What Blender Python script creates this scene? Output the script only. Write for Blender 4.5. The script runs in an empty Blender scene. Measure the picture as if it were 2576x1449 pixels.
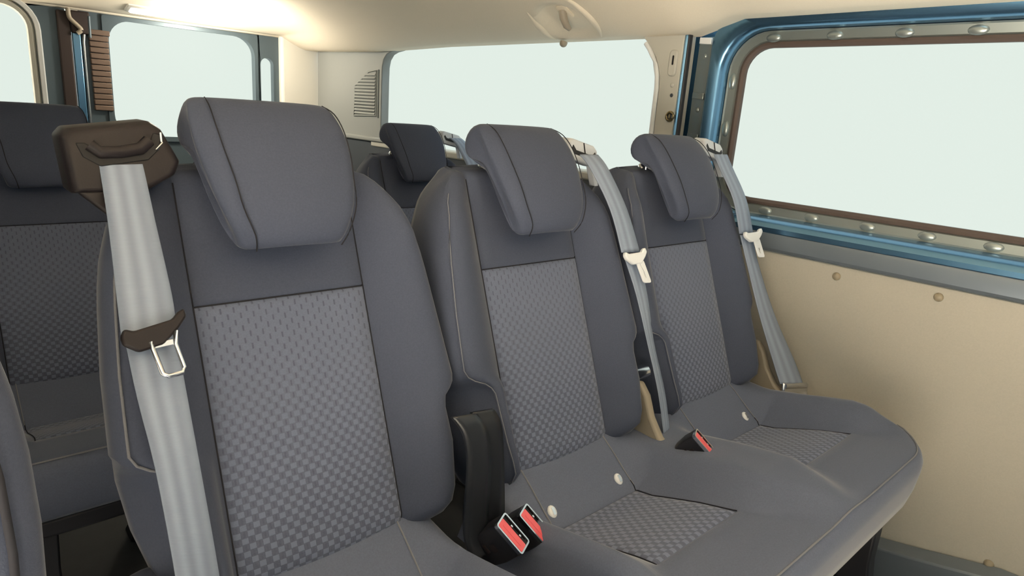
import bpy, bmesh, math
from mathutils import Vector, Matrix

# ------------------------------------------------------------------ camera, world, light
SC = bpy.context.scene
COL = SC.collection
Z0 = 1.0                                   # eye height above the cabin floor; coordinates below are eye-centred
FPX = 1644.07
RCAM = ((0.740695, -0.119629, 0.661105), (-0.668054, -0.235493, 0.705866), (0.071244, -0.964485, -0.254347))
cam_d = bpy.data.cameras.new('camera')
cam_d.sensor_width = 36.0
cam_d.lens = FPX / 2576 * 36.0
cam_d.clip_start = 0.02
cam = bpy.data.objects.new('camera', cam_d)
COL.objects.link(cam)
M = Matrix.Identity(4)
for i in range(3):
    M[i][0] = RCAM[i][0]; M[i][1] = -RCAM[i][1]; M[i][2] = -RCAM[i][2]
M[2][3] = Z0
cam.matrix_world = M
SC.camera = cam

world = bpy.data.worlds.new('overcast_sky')
SC.world = world
world.use_nodes = True
bg = world.node_tree.nodes['Background']
bg.inputs['Color'].default_value = (0.775, 0.85, 0.79, 1)
bg.inputs['Strength'].default_value = 0.90

sun_d = bpy.data.lights.new('sun', 'SUN')
sun_d.energy = 58.0
sun_d.color = (1.0, 0.96, 0.88)
sun_d.angle = math.radians(3)
sun = bpy.data.objects.new('sun', sun_d)
COL.objects.link(sun)
sun.rotation_euler = Vector((0.38, 0.16, -0.91)).to_track_quat('-Z', 'Y').to_euler()
sun.location = (-3, -3, 4)

SC.view_settings.view_transform = 'Standard'
SC.view_settings.look = 'None'
SC.view_settings.gamma = 1.0
SC.view_settings.use_curve_mapping = False
SC.view_settings.exposure = 0.18
SC.cycles.use_denoising = True
SC.cycles.max_bounces = 10
SC.cycles.diffuse_bounces = 6
SC.cycles.transparent_max_bounces = 12

# ------------------------------------------------------------------ materials
def new_mat(name):
    m = bpy.data.materials.new(name)
    m.use_nodes = True
    nt = m.node_tree
    return m, nt, nt.nodes['Principled BSDF']

def noise_bump(nt, bsdf, scale, strength, dist=0.001, coord='Object'):
    tc = nt.nodes.new('ShaderNodeTexCoord')
    nz = nt.nodes.new('ShaderNodeTexNoise'); nz.inputs['Scale'].default_value = scale; nz.inputs['Detail'].default_value = 3
    bp = nt.nodes.new('ShaderNodeBump'); bp.inputs['Strength'].default_value = strength; bp.inputs['Distance'].default_value = dist
    nt.links.new(tc.outputs[coord], nz.inputs['Vector'])
    nt.links.new(nz.outputs['Fac'], bp.inputs['Height'])
    nt.links.new(bp.outputs['Normal'], bsdf.inputs['Normal'])
    return tc, nz

def simple(name, col, rough=0.5, metal=0.0, bump=None, vary=0.0, vscale=6.0, coat=0.0, spec=0.5, sheen=0.0):
    m, nt, b = new_mat(name)
    b.inputs['Base Color'].default_value = (*col, 1)
    b.inputs['Roughness'].default_value = rough
    b.inputs['Metallic'].default_value = metal
    b.inputs['Specular IOR Level'].default_value = spec
    b.inputs['Coat Weight'].default_value = coat
    b.inputs['Coat Roughness'].default_value = 0.08
    if sheen:
        b.inputs['Sheen Weight'].default_value = sheen
        b.inputs['Sheen Roughness'].default_value = 0.3
    if bump:
        noise_bump(nt, b, bump[0], bump[1], bump[2] if len(bump) > 2 else 0.001)
    if vary:
        tc = nt.nodes.new('ShaderNodeTexCoord')
        nz = nt.nodes.new('ShaderNodeTexNoise'); nz.inputs['Scale'].default_value = vscale; nz.inputs['Detail'].default_value = 5
        mx = nt.nodes.new('ShaderNodeMix'); mx.data_type = 'RGBA'
        mx.inputs['A'].default_value = (*[c * (1 - vary) for c in col], 1)
        mx.inputs['B'].default_value = (*[min(1, c * (1 + vary)) for c in col], 1)
        nt.links.new(tc.outputs['Object'], nz.inputs['Vector'])
        nt.links.new(nz.outputs['Fac'], mx.inputs['Factor'])
        nt.links.new(mx.outputs['Result'], b.inputs['Base Color'])
    return m

FAB = (0.075, 0.088, 0.130)
M_FABRIC = simple('charcoal_fabric', FAB, 0.95, bump=(900, 0.35, 0.0006), vary=0.16, vscale=420, spec=0.15, sheen=0.25)
M_FABRIC_LIT = simple('lit_cushion_fabric', (0.128, 0.148, 0.208), 0.95, bump=(900, 0.35, 0.0006), vary=0.16, vscale=420, spec=0.15, sheen=0.45)  # lighter copy of the seat fabric, painting in stronger light on the cushions
M_SEAM = simple('dark_seam', (0.03, 0.03, 0.036), 0.95, spec=0.1)
M_STITCH = simple('grey_stitch', (0.22, 0.225, 0.25), 0.8, bump=(700, 0.6, 0.001), spec=0.2)

def math_node(nt, op, a, b=None, c=None):
    n = nt.nodes.new('ShaderNodeMath'); n.operation = op
    for i, v in enumerate((a, b, c)):
        if v is None: continue
        if isinstance(v, (int, float)): n.inputs[i].default_value = v
        else: nt.links.new(v, n.inputs[i])
    return n.outputs[0]

def pattern_fabric(name, pu, pv, grade):
    """woven fabric of small offset blocks; uv is in metres"""
    m, nt, b = new_mat(name)
    uv = nt.nodes.new('ShaderNodeUVMap')
    sep = nt.nodes.new('ShaderNodeSeparateXYZ')
    nt.links.new(uv.outputs['UV'], sep.inputs[0])
    U, V = sep.outputs[0], sep.outputs[1]
    row = math_node(nt, 'DIVIDE', V, pv)
    rowi = math_node(nt, 'FLOOR', row)
    half = math_node(nt, 'MULTIPLY', math_node(nt, 'MODULO', math_node(nt, 'ADD', rowi, 200.0), 2.0), 0.5)
    cu = math_node(nt, 'FRACT', math_node(nt, 'ADD', math_node(nt, 'ADD', math_node(nt, 'DIVIDE', U, pu), half), 100.0))
    cv = math_node(nt, 'FRACT', math_node(nt, 'ADD', row, 100.0))
    du = math_node(nt, 'ABSOLUTE', math_node(nt, 'SUBTRACT', cu, 0.5))
    dv = math_node(nt, 'ABSOLUTE', math_node(nt, 'SUBTRACT', cv, 0.5))
    g = math_node(nt, 'MULTIPLY_ADD', V, -grade[0], grade[1]); 
    gc = nt.nodes.new('ShaderNodeClamp'); nt.links.new(g, gc.inputs[0]); g = gc.outputs[0]   # 1 = large blocks, 0 = dark ticks only
    mr = nt.nodes.new('ShaderNodeMapRange'); mr.interpolation_type = 'SMOOTHSTEP'
    nt.links.new(du, mr.inputs['Value']); mr.inputs['From Min'].default_value = 0.27; mr.inputs['From Max'].default_value = 0.21
    mr2 = nt.nodes.new('ShaderNodeMapRange'); mr2.interpolation_type = 'SMOOTHSTEP'
    nt.links.new(dv, mr2.inputs['Value']); mr2.inputs['From Min'].default_value = 0.50; mr2.inputs['From Max'].default_value = 0.36
    block = math_node(nt, 'MULTIPLY', mr.outputs[0], mr2.outputs[0])
    tk = nt.nodes.new('ShaderNodeMapRange'); tk.interpolation_type = 'SMOOTHSTEP'
    nt.links.new(du, tk.inputs['Value']); tk.inputs['From Min'].default_value = 0.40; tk.inputs['From Max'].default_value = 0.47
    tick = math_node(nt, 'MULTIPLY', tk.outputs[0], mr2.outputs[0])
    # brightness = base + g*block*k1 - (1-g)*tick*k2 + (1-g)*k3
    ig = math_node(nt, 'SUBTRACT', 1.0, g)
    t = math_node(nt, 'MULTIPLY_ADD', math_node(nt, 'MULTIPLY', g, block), 0.75, 0.30)
    t = math_node(nt, 'ADD', t, math_node(nt, 'MULTIPLY', ig, 0.34))
    t = math_node(nt, 'SUBTRACT', t, math_node(nt, 'MULTIPLY', math_node(nt, 'MULTIPLY_ADD', ig, 0.8, 0.1), math_node(nt, 'MULTIPLY', tick, 0.5)))
    tc = nt.nodes.new('ShaderNodeTexCoord')
    nz = nt.nodes.new('ShaderNodeTexNoise'); nz.inputs['Scale'].default_value = 500; nz.inputs['Detail'].default_value = 2
    nt.links.new(tc.outputs['Object'], nz.inputs['Vector'])
    t2 = math_node(nt, 'ADD', t, math_node(nt, 'MULTIPLY_ADD', nz.outputs['Fac'], 0.4, -0.2))
    mx = nt.nodes.new('ShaderNodeMix'); mx.data_type = 'RGBA'
    mx.inputs['A'].default_value = (0.070, 0.082, 0.124, 1)
    mx.inputs['B'].default_value = (0.175, 0.203, 0.29, 1)
    nt.links.new(t2, mx.inputs['Factor'])
    nt.links.new(mx.outputs['Result'], b.inputs['Base Color'])
    bp = nt.nodes.new('ShaderNodeBump'); bp.inputs['Strength'].default_value = 0.5; bp.inputs['Distance'].default_value = 0.0012
    nt.links.new(t, bp.inputs['Height']); nt.links.new(bp.outputs['Normal'], b.inputs['Normal'])
    b.inputs['Roughness'].default_value = 0.9
    b.inputs['Specular IOR Level'].default_value = 0.2
    b.inputs['Sheen Weight'].default_value = 0.2
    return m

M_PATTERN = pattern_fabric('woven_block_fabric', 0.0155, 0.0078, (3.6, 1.05))
M_PATTERN_S = pattern_fabric('woven_block_fabric_cushion', 0.0155, 0.0100, (0.0, 0.85))

def belt_mat(name, base, stripe):
    m, nt, b = new_mat(name)
    uv = nt.nodes.new('ShaderNodeUVMap')
    sep = nt.nodes.new('ShaderNodeSeparateXYZ'); nt.links.new(uv.outputs['UV'], sep.inputs[0])
    w = math_node(nt, 'SINE', math_node(nt, 'MULTIPLY', sep.outputs[0], 2 * math.pi * 3.0))
    fine = math_node(nt, 'SINE', math_node(nt, 'MULTIPLY', sep.outputs[1], 2 * math.pi * 700))
    fac = math_node(nt, 'MULTIPLY_ADD', w, 0.5, 0.5)
    mx = nt.nodes.new('ShaderNodeMix'); mx.data_type = 'RGBA'
    mx.inputs['A'].default_value = (*base, 1); mx.inputs['B'].default_value = (*stripe, 1)
    nt.links.new(fac, mx.inputs['Factor']); nt.links.new(mx.outputs['Result'], b.inputs['Base Color'])
    bp = nt.nodes.new('ShaderNodeBump'); bp.inputs['Strength'].default_value = 0.25; bp.inputs['Distance'].default_value = 0.0006
    nt.links.new(math_node(nt, 'MULTIPLY_ADD', fine, 0.3, w), bp.inputs['Height']); nt.links.new(bp.outputs['Normal'], b.inputs['Normal'])
    b.inputs['Roughness'].default_value = 0.55
    return m

M_BELT = belt_mat('grey_webbing', (0.31, 0.365, 0.47), (0.23, 0.275, 0.36))
M_BLACK = simple('black_plastic', (0.018, 0.018, 0.022), 0.38, bump=(600, 0.15, 0.0004))
M_BLACK_G = simple('black_gloss_strap', (0.016, 0.018, 0.022), 0.3, bump=(60, 0.05, 0.0004))
M_BROWN = simple('brown_black_plastic', (0.020, 0.0155, 0.0165), 0.42, bump=(500, 0.2, 0.0005), spec=0.3)
M_SLOT = simple('slot_shade', (0.006, 0.005, 0.006), 0.6)  # near-black fill standing in for the shade inside slots
M_CHROME = simple('chrome_steel', (0.75, 0.76, 0.78), 0.22, 1.0)
M_RED = simple('red_button_plastic', (0.82, 0.13, 0.15), 0.32)
M_WHITE = simple('white_plastic', (0.82, 0.84, 0.86), 0.4)
M_BLUE = simple('metallic_blue_paint', (0.14, 0.30, 0.47), 0.25, 0.9, coat=0.5, bump=(300, 0.03, 0.0003))
M_GREYBLUE = simple('grey_blue_sill', (0.20, 0.235, 0.28), 0.36, 0.45, bump=(500, 0.12, 0.0004), coat=0.2)
M_PRIMER = simple('painted_flange_metal', (0.36, 0.40, 0.39), 0.30, 0.7, bump=(200, 0.05, 0.0004))
M_SEAL = simple('brown_rubber_seal', (0.10, 0.072, 0.062), 0.7, bump=(300, 0.3, 0.0006))
M_RUBBER = simple('dark_rubber', (0.012, 0.013, 0.018), 0.5)
M_LINER = simple('beige_headliner', (0.93, 0.84, 0.70), 0.95, bump=(700, 0.25, 0.0006), vary=0.04, vscale=300, spec=0.1)
M_TRIM = simple('pale_grey_trim', (0.56, 0.55, 0.50), 0.6, bump=(500, 0.15, 0.0004), spec=0.3)
M_TRIMW = simple('pale_cream_trim', (0.90, 0.87, 0.80), 0.6, bump=(500, 0.15, 0.0004), spec=0.3)
M_BOARD = simple('tan_hardboard', (0.47, 0.445, 0.385), 0.6, bump=(400, 0.3, 0.0006), vary=0.07, vscale=300, spec=0.35)
M_LOWER = simple('dark_lower_trim', (0.06, 0.07, 0.085), 0.6, bump=(300, 0.2, 0.0006))
M_FLOOR = simple('dark_rubber_floor', (0.035, 0.036, 0.038), 0.75, bump=(150, 0.4, 0.001), vary=0.2, vscale=30)
M_BROWNRIB = simple('brown_ribbed_trim', (0.15, 0.10, 0.075), 0.6, bump=(300, 0.2, 0.0004))
M_DKBROWN = simple('dark_brown_seal', (0.035, 0.022, 0.02), 0.6)
M_TEAL = simple('teal_grey_metal', (0.10, 0.135, 0.16), 0.4, 0.3)
M_TRIM_UNLIT = simple('unlit_grey_trim', (0.31, 0.325, 0.32), 0.6, bump=(500, 0.15, 0.0004), spec=0.3)  # trim colour darkened to paint in the unlit look of the quarter panel
M_GUIDE = simple('light_grey_guide', (0.62, 0.65, 0.70), 0.4, bump=(500, 0.1, 0.0004))
M_TINT = simple('beige_plastic_dark', (0.30, 0.26, 0.20), 0.45, bump=(400, 0.15, 0.0004))
M_BRACKET = simple('beige_plastic', (0.46, 0.40, 0.32), 0.45, bump=(400, 0.15, 0.0004))
M_PAVE = simple('pale_pavement', (0.62, 0.56, 0.47), 0.9, bump=(40, 0.4, 0.003), vary=0.12, vscale=8, spec=0.2)
M_CLIP = simple('tan_clip_plastic', (0.33, 0.28, 0.20), 0.4)
M_BRASS = simple('brass_fitting', (0.35, 0.28, 0.16), 0.3, 0.9)

def lamp_mat():
    m, nt, b = new_mat('lamp_lens')
    b.inputs['Base Color'].default_value = (0.95, 0.93, 0.88, 1)
    b.inputs['Emission Color'].default_value = (1.0, 0.93, 0.78, 1)
    b.inputs['Emission Strength'].default_value = 6.0
    return m
M_LAMP = lamp_mat()

def glass_mat():
    m = bpy.data.materials.new('window_glass'); m.use_nodes = True
    nt = m.node_tree; nt.nodes.clear()
    out = nt.nodes.new('ShaderNodeOutputMaterial')
    tr = nt.nodes.new('ShaderNodeBsdfTransparent'); tr.inputs['Color'].default_value = (0.985, 0.995, 0.99, 1)
    gl = nt.nodes.new('ShaderNodeBsdfGlossy'); gl.inputs['Roughness'].default_value = 0.7
    mx = nt.nodes.new('ShaderNodeMixShader'); mx.inputs['Fac'].default_value = 0.004
    nt.links.new(tr.outputs[0], mx.inputs[1]); nt.links.new(gl.outputs[0], mx.inputs[2]); nt.links.new(mx.outputs[0], out.inputs['Surface'])
    return m
M_GLASS = glass_mat()
M_DARKGLASS = glass_mat(); M_DARKGLASS.name = 'dimming_glass'
M_DARKGLASS.node_tree.nodes['Transparent BSDF'].inputs['Color'].default_value = (0.16, 0.17, 0.17, 1)  # tint added to dim daylight through the unseen left panes

# ------------------------------------------------------------------ helpers (eye-centred coordinates in, objects out)
def tag(o, label=None, cat=None, group=None, kind=None):
    if label: o['label'] = label
    if cat: o['category'] = cat
    if group: o['group'] = group
    if kind: o['kind'] = kind
    return o

def worldpos(o):
    p = Vector((0, 0, 0))
    while o is not None:
        p += o.location; o = o.parent
    return p

def empty(name, loc):
    o = bpy.data.objects.new(name, None)
    o.empty_display_size = 0.05
    COL.objects.link(o)
    o.location = (loc[0], loc[1], loc[2] + Z0)
    return o

def obj(name, verts, faces, mat, parent=None, uv=None, sub=0, bevel=0.0, sharp=40, segs=2, solid=0.0, flat=False):
    me = bpy.data.meshes.new(name)
    off = worldpos(parent)
    me.from_pydata([(v[0] - off.x, v[1] - off.y, v[2] + Z0 - off.z) for v in verts], [], faces)
    bm = bmesh.new(); bm.from_mesh(me)
    bmesh.ops.recalc_face_normals(bm, faces=bm.faces)
    bm.to_mesh(me); bm.free()
    if uv is not None:
        lay = me.uv_layers.new(name='UVMap')
        for lp in me.loops:
            lay.data[lp.index].uv = uv[lp.vertex_index]
    if not flat:
        me.shade_smooth()
        me.set_sharp_from_angle(angle=math.radians(sharp))
    me.materials.append(mat)
    o = bpy.data.objects.new(name, me)
    COL.objects.link(o)
    o.parent = parent
    if solid:
        s = o.modifiers.new('solid', 'SOLIDIFY'); s.thickness = solid; s.offset = 0
    if bevel:
        b = o.modifiers.new('bevel', 'BEVEL'); b.width = bevel; b.segments = segs; b.limit_method = 'ANGLE'; b.angle_limit = math.radians(30)
        b.harden_normals = False
    if sub:
        s = o.modifiers.new('sub', 'SUBSURF'); s.levels = sub; s.render_levels = sub
    return o

def V(*a): return Vector(a)

def tube_data(pts, r, n=8, closed=False):
    pts = [Vector(p) for p in pts]
    vs, fs = [], []
    N = len(pts)
    for i, p in enumerate(pts):
        a = pts[(i - 1) % N] if (closed or i > 0) else p
        b = pts[(i + 1) % N] if (closed or i < N - 1) else p
        t = (b - a).normalized()
        ref = V(0, 0, 1) if abs(t.z) < 0.9 else V(1, 0, 0)
        x = t.cross(ref).normalized(); y = t.cross(x).normalized()
        rr = r[i] if isinstance(r, (list, tuple)) else r
        for k in range(n):
            a_ = 2 * math.pi * k / n
            vs.append(p + x * math.cos(a_) * rr + y * math.sin(a_) * rr)
    for i in range(N if closed else N - 1):
        for k in range(n):
            fs.append((i * n + k, i * n + (k + 1) % n, ((i + 1) % N) * n + (k + 1) % n, ((i + 1) % N) * n + k))
    if not closed:
        fs.append(tuple(range(n))); fs.append(tuple((N - 1) * n + k for k in range(n)))
    return vs, fs

def tube(name, pts, r, mat, parent=None, n=8, closed=False):
    vs, fs = tube_data(pts, r, n, closed)
    return obj(name, vs, fs, mat, parent, sharp=70)

def spline(pts, k=6):
    """Catmull-Rom through the points"""
    P = [Vector(p) for p in pts]
    out = []
    for i in range(len(P) - 1):
        p0 = P[max(i - 1, 0)]; p1 = P[i]; p2 = P[i + 1]; p3 = P[min(i + 2, len(P) - 1)]
        for j in range(k):
            t = j / k
            out.append(0.5 * ((2 * p1) + (-p0 + p2) * t + (2 * p0 - 5 * p1 + 4 * p2 - p3) * t * t + (-p0 + 3 * p1 - 3 * p2 + p3) * t ** 3))
    out.append(P[-1])
    return out

def box_data(c, ax, ay, az):
    """box from centre and three half-axis vectors"""
    c = Vector(c); ax = Vector(ax); ay = Vector(ay); az = Vector(az)
    vs = [c + ax * sx + ay * sy + az * sz for sz in (-1, 1) for sy in (-1, 1) for sx in (-1, 1)]
    fs = [(0, 1, 3, 2), (4, 6, 7, 5), (0, 4, 5, 1), (2, 3, 7, 6), (0, 2, 6, 4), (1, 5, 7, 3)]
    return vs, fs

def box(name, lo, hi, mat, parent=None, bevel=0.0, segs=2):
    c = [(a + b) / 2 for a, b in zip(lo, hi)]; h = [(b - a) / 2 for a, b in zip(lo, hi)]
    vs, fs = box_data(c, (h[0], 0, 0), (0, h[1], 0), (0, 0, h[2]))
    return obj(name, vs, fs, mat, parent, bevel=bevel, segs=segs)

def obox(name, c, ax, ay, az, mat, parent=None, bevel=0.0, segs=2):
    vs, fs = box_data(c, ax, ay, az)
    return obj(name, vs, fs, mat, parent, bevel=bevel, segs=segs)

def loft(name, rings, mat, parent=None, caps=(True, True), closed=True, **kw):
    n = len(rings[0]); vs = [Vector(p) for r in rings for p in r]; fs = []
    for i in range(len(rings) - 1):
        for k in range(n if closed else n - 1):
            fs.append((i * n + k, i * n + (k + 1) % n, (i + 1) * n + (k + 1) % n, (i + 1) * n + k))
    if caps[0]: fs.append(tuple(range(n)))
    if caps[1]: fs.append(tuple((len(rings) - 1) * n + k for k in range(n)))
    return obj(name, vs, fs, mat, parent, **kw)

def prism(name, poly, to3d, d0, d1, mat, parent=None, bevel=0.0, segs=2):
    """extrude a 2-D polygon between depths d0 and d1; to3d(a, b, d) -> point"""
    return loft(name, [[to3d(a, b, d0) for a, b in poly], [to3d(a, b, d1) for a, b in poly]], mat, parent, bevel=bevel, segs=segs)

def rrect(y0, y1, z0, z1, r, k=8):
    """rounded rectangle loop as (a, b) points"""
    pts = []
    for cx, cy, a0 in ((y1 - r, z1 - r, 0), (y0 + r, z1 - r, 90), (y0 + r, z0 + r, 180), (y1 - r, z0 + r, 270)):
        for i in range(k + 1):
            a = math.radians(a0 + 90 * i / k)
            pts.append((cx + r * math.cos(a), cy + r * math.sin(a)))
    return pts

def rring(y0, y1, z0, z1, r, off, x):
    return [(x, a, b) for a, b in rrect(y0 - off, y1 + off, z0 - off, z1 + off, max(0.004, r + off))]

def ribbon(name, path, mat, parent=None, thick=0.0016, uvw=True):
    """path: list of (left point, right point)"""
    k = 5
    L = spline([p[0] for p in path], k); R_ = spline([p[1] for p in path], k)
    cols = 5
    vs, uv, fs = [], [], []
    dist = 0.0
    for i in range(len(L)):
        if i: dist += (((L[i] + R_[i]) - (L[i - 1] + R_[i - 1])) * 0.5).length
        for c in range(cols):
            t = c / (cols - 1)
            vs.append(L[i].lerp(R_[i], t)); uv.append((t, dist))
    for i in range(len(L) - 1):
        for c in range(cols - 1):
            a = i * cols + c
            fs.append((a, a + 1, a + cols + 1, a + cols))
    return obj(name, vs, fs, mat, parent, uv=uv, solid=thick, sharp=80)

def copy_tree(o, parent=None):
    c = o.copy(); COL.objects.link(c)
    c.parent = parent
    for ch in o.children:
        copy_tree(ch, c)
    return c

def lerp_table(t, tab):
    if t <= tab[0][0]: return tab[0][1]
    for (a, va), (b, vb) in zip(tab, tab[1:]):
        if t <= b:
            return va + (vb - va) * (t - a) / (b - a)
    return tab[-1][1]

def sstep(a, b, x):
    t = max(0.0, min(1.0, (x - a) / (b - a))); return t * t * (3 - 2 * t)

# ------------------------------------------------------------------ the van shell
XW = 1.55        # inner face of the far side wall
YR = 3.20        # rear doors
ZF = -1.0        # floor
XL = -0.30       # near side wall (behind the open sliding door)

tag(box('floor', (XL, -1.2, ZF - 0.04), (XW + 0.05, YR + 0.02, ZF), M_FLOOR), 'dark rubber cabin floor under the seats', kind='structure')

tag(box('pavement', (-9.0, -7.0, ZF - 0.42), (XL - 0.13, 6.0, ZF - 0.36), M_PAVE), 'unseen pale pavement added outside the open side door to bounce sunlight', kind='structure')  # unseen ground, added to bounce warm sunlight up into the cabin

# ceiling: one thick lining, arched to the sides, dropping to the rear header
def ceil_z(x, y):
    zc = 0.385
    edge = lerp_table(y, [(-1.2, 0.275), (0.90, 0.268), (1.02, 0.232), (2.1, 0.232), (2.6, 0.222), (3.2, 0.235)])
    t = sstep(1.50, 1.08, x) ** 0.75
    z = edge + (zc - edge) * t
    tl = sstep(XL + 0.0, XL + 0.4, x) ** 0.75
    z = min(z, 0.25 + (zc - 0.25) * tl)
    r = sstep(3.20, 2.72, y) ** 0.8
    z = min(z, 0.285 + (z - 0.285) * r) if z > 0.285 else z
    q = math.hypot((x - 1.43) / 0.095, (y - 1.375) / 0.105)
    return z + 0.026 * sstep(1.0, 0.65, q)
xs = [XL, -0.2, -0.1, 0.0, 0.1, 0.3, 0.6, 0.9, 1.0, 1.08, 1.14, 1.2, 1.26, 1.32, 1.38, 1.43, 1.47, 1.50, 1.53, 1.56]
ys = [-0.8, -0.5, 0.0, 0.4, 0.7, 0.85, 0.9, 0.93, 0.96, 0.99, 1.02, 1.06, 1.2, 1.5, 1.8, 2.1, 2.4, 2.6, 2.7, 2.78, 2.86, 2.94, 3.0, 3.06, 3.12, 3.16, 3.19, 3.21]
xs = sorted(set(xs + [1.33 + 0.0125 * i for i in range(18)])); ys = sorted(set(ys + [1.22 + 0.0125 * i for i in range(25)]))
vs, fs = [], []
nx = len(xs)
for y in ys:
    for x in xs: vs.append((x, y, ceil_z(x, y)))
for y in ys:
    for x in xs: vs.append((x, y, 0.46))
nb = nx * len(ys)
for j in range(len(ys) - 1):
    for i in range(nx - 1):
        a = j * nx + i
        fs.append((a, a + 1, a + nx + 1, a + nx)); fs.append((nb + a, nb + a + nx, nb + a + nx + 1, nb + a + 1))
for j in range(len(ys) - 1):
    for i in (0, nx - 1):
        a = j * nx + i; fs.append((a, a + nx, nb + a + nx, nb + a))
for i in range(nx - 1):
    for j in (0, len(ys) - 1):
        a = j * nx + i; fs.append((a, a + 1, nb + a + 1, nb + a))
ceiling = tag(obj('ceiling', vs, fs, M_LINER, sharp=50), 'beige fabric roof lining curving down to the windows', kind='structure')

# far side wall: door_1 is the unlined sliding door with its blue frame
OP = (-0.62, 0.905, -0.160, 0.206, 0.062)
door = empty('door_1', (XW + 0.02, 0.2, ZF)); tag(door, 'far sliding door with bare blue metal window frame and tan board', kind='structure')
def rings(spec): return [rring(*OP, off, x) for off, x in spec]
loft('window_seal', rings([(0.000, 1.612), (0.000, 1.600), (0.006, 1.594), (0.013, 1.597), (0.013, 1.612)]), M_SEAL, door, caps=(False, False))
loft('window_flange', rings([(0.013, 1.600), (0.016, 1.593), (0.034, 1.590), (0.037, 1.586), (0.037, 1.612)]), M_PRIMER, door, caps=(False, False))
loft('window_frame', [rring(*OP, o_, x) for o_, x in [(0.037, 1.600), (0.040, 1.572), (0.046, 1.560), (0.052, 1.556)]] +
     [[(x, a, b) for a, b in rrect(OP[0] - 0.09, OP[1] + dy, OP[2] - dn, OP[3] + up, 0.07)] for dy, dn, up, x in
      [(0.072, 0.058, 0.066, 1.552), (0.078, 0.060, 0.072, 1.556), (0.082, 0.060, 0.076, 1.572), (0.086, 0.060, 0.082, 1.63)]], M_BLUE, door, caps=(False, False))
obj('window_pane', [(1.606, -0.64, -0.175), (1.606, 0.925, -0.175), (1.606, 0.925, 0.225), (1.606, -0.64, 0.225),
                    (1.610, -0.64, -0.175), (1.610, 0.925, -0.175), (1.610, 0.925, 0.225), (1.610, -0.64, 0.225)],
    [(0, 1, 2, 3), (4, 7, 6, 5), (0, 4, 5, 1), (3, 2, 6, 7), (0, 3, 7, 4), (1, 5, 6, 2)], M_GLASS, door)
# sill ledge: shiny sloped blue shelf, bright edge, grey face
prof_blue = [(1.592, -0.196), (1.574, -0.199), (1.558, -0.204), (1.547, -0.211), (1.541, -0.220), (1.5395, -0.232), (1.560, -0.236), (1.60, -0.220)]
prof_grey = [(1.5405, -0.232), (1.5375, -0.239), (1.5375, -0.268), (1.541, -0.275), (1.553, -0.278), (1.565, -0.262), (1.562, -0.236)]
for nm, pr, m in (('sill_ledge', prof_blue, M_BLUE), ('sill_face', prof_grey, M_GREYBLUE)):
    loft(nm, [[(x, y, z) for x, z in pr] for y in (-0.7, 0.93)], m, door, bevel=0.0015, sharp=25)
box('trim_board', (XW - 0.002, -0.72, -0.93), (XW + 0.012, 1.02, -0.2785), M_BOARD, door, bevel=0.002)

def dome_data(c, nrm, r, h, k=12, squash=1.0):
    c = Vector(c); nrm = Vector(nrm).normalized()
    ref = V(0, 0, 1) if abs(nrm.z) < 0.9 else V(0, 1, 0)
    x = nrm.cross(ref).normalized(); y = nrm.cross(x).normalized()
    vs, fs = [], []
    for s, hh in ((1, -0.3), (1, 0.0), (0.93, 0.4), (0.75, 0.72), (0.4, 0.95)):
        for i in range(k):
            a = 2 * math.pi * i / k
            vs.append(c + x * math.cos(a) * r * s + y * math.sin(a) * r * s * squash + nrm * h * hh)
    vs.append(c + nrm * h)
    for j in range(4):
        for i in range(k):
            fs.append((j * k + i, j * k + (i + 1) % k, (j + 1) * k + (i + 1) % k, (j + 1) * k + i))
    for i in range(k): fs.append((4 * k + i, 4 * k + (i + 1) % k, 5 * k))
    return vs, fs
def dome(name, c, nrm, r, h, mat, parent=None, squash=1.0):
    vs, fs = dome_data(c, nrm, r, h, 14, squash)
    return obj(name, vs, fs, mat, parent, sharp=60)

for y, z in ((0.568, -0.303), (0.361, -0.300), (0.150, -0.298), (0.16, -0.82), (-0.1, -0.82)):
    dome('board_clip', (XW - 0.002, y, z), (-1, 0, 0), 0.0095, 0.007, M_CLIP, door)
dome('board_clip', (XW - 0.002, 0.515, -0.592), (-1, 0, 0), 0.006, 0.005, M_WHITE, door)
bumpy = [(0.838, 0.2265), (0.692, 0.2275), (0.547, 0.2275), (0.414, 0.2275), (0.28, 0.2275)]
for y, z in bumpy:
    dome('weld_bump', (1.5915, y, z + 0.001), (-1, 0, 0), 0.019, 0.006, M_PRIMER, door, squash=0.55)
for y, z in ((0.930, 0.125), (0.930, 0.007), (0.930, -0.108)):
    dome('weld_bump', (1.592, y, z), (-1, 0.0, 0), 0.010, 0.008, M_PRIMER, door, squash=2.1)
for y in (0.786, 0.668, 0.54, 0.419, 0.299):
    dome('weld_bump', (1.5915, y, -0.1855), (-1, 0, 0), 0.018, 0.006, M_PRIMER, door, squash=0.55)

# side wall behind the door: pillar, quarter window, lower trim
wall = empty('wall_right', (XW + 0.05, 2.1, ZF)); tag(wall, 'far side wall of the cabin behind the sliding door', kind='structure')
box('outer_skin', (1.632, -1.2, ZF), (1.645, 3.25, -0.29), M_BLUE, wall)
box('outer_skin', (1.632, -1.2, 0.29), (1.645, 3.25, 0.5), M_BLUE, wall)
box('lower_trim', (1.535, 1.02, ZF), (1.60, 3.22, -0.155), M_LOWER, wall, bevel=0.006)
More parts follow.
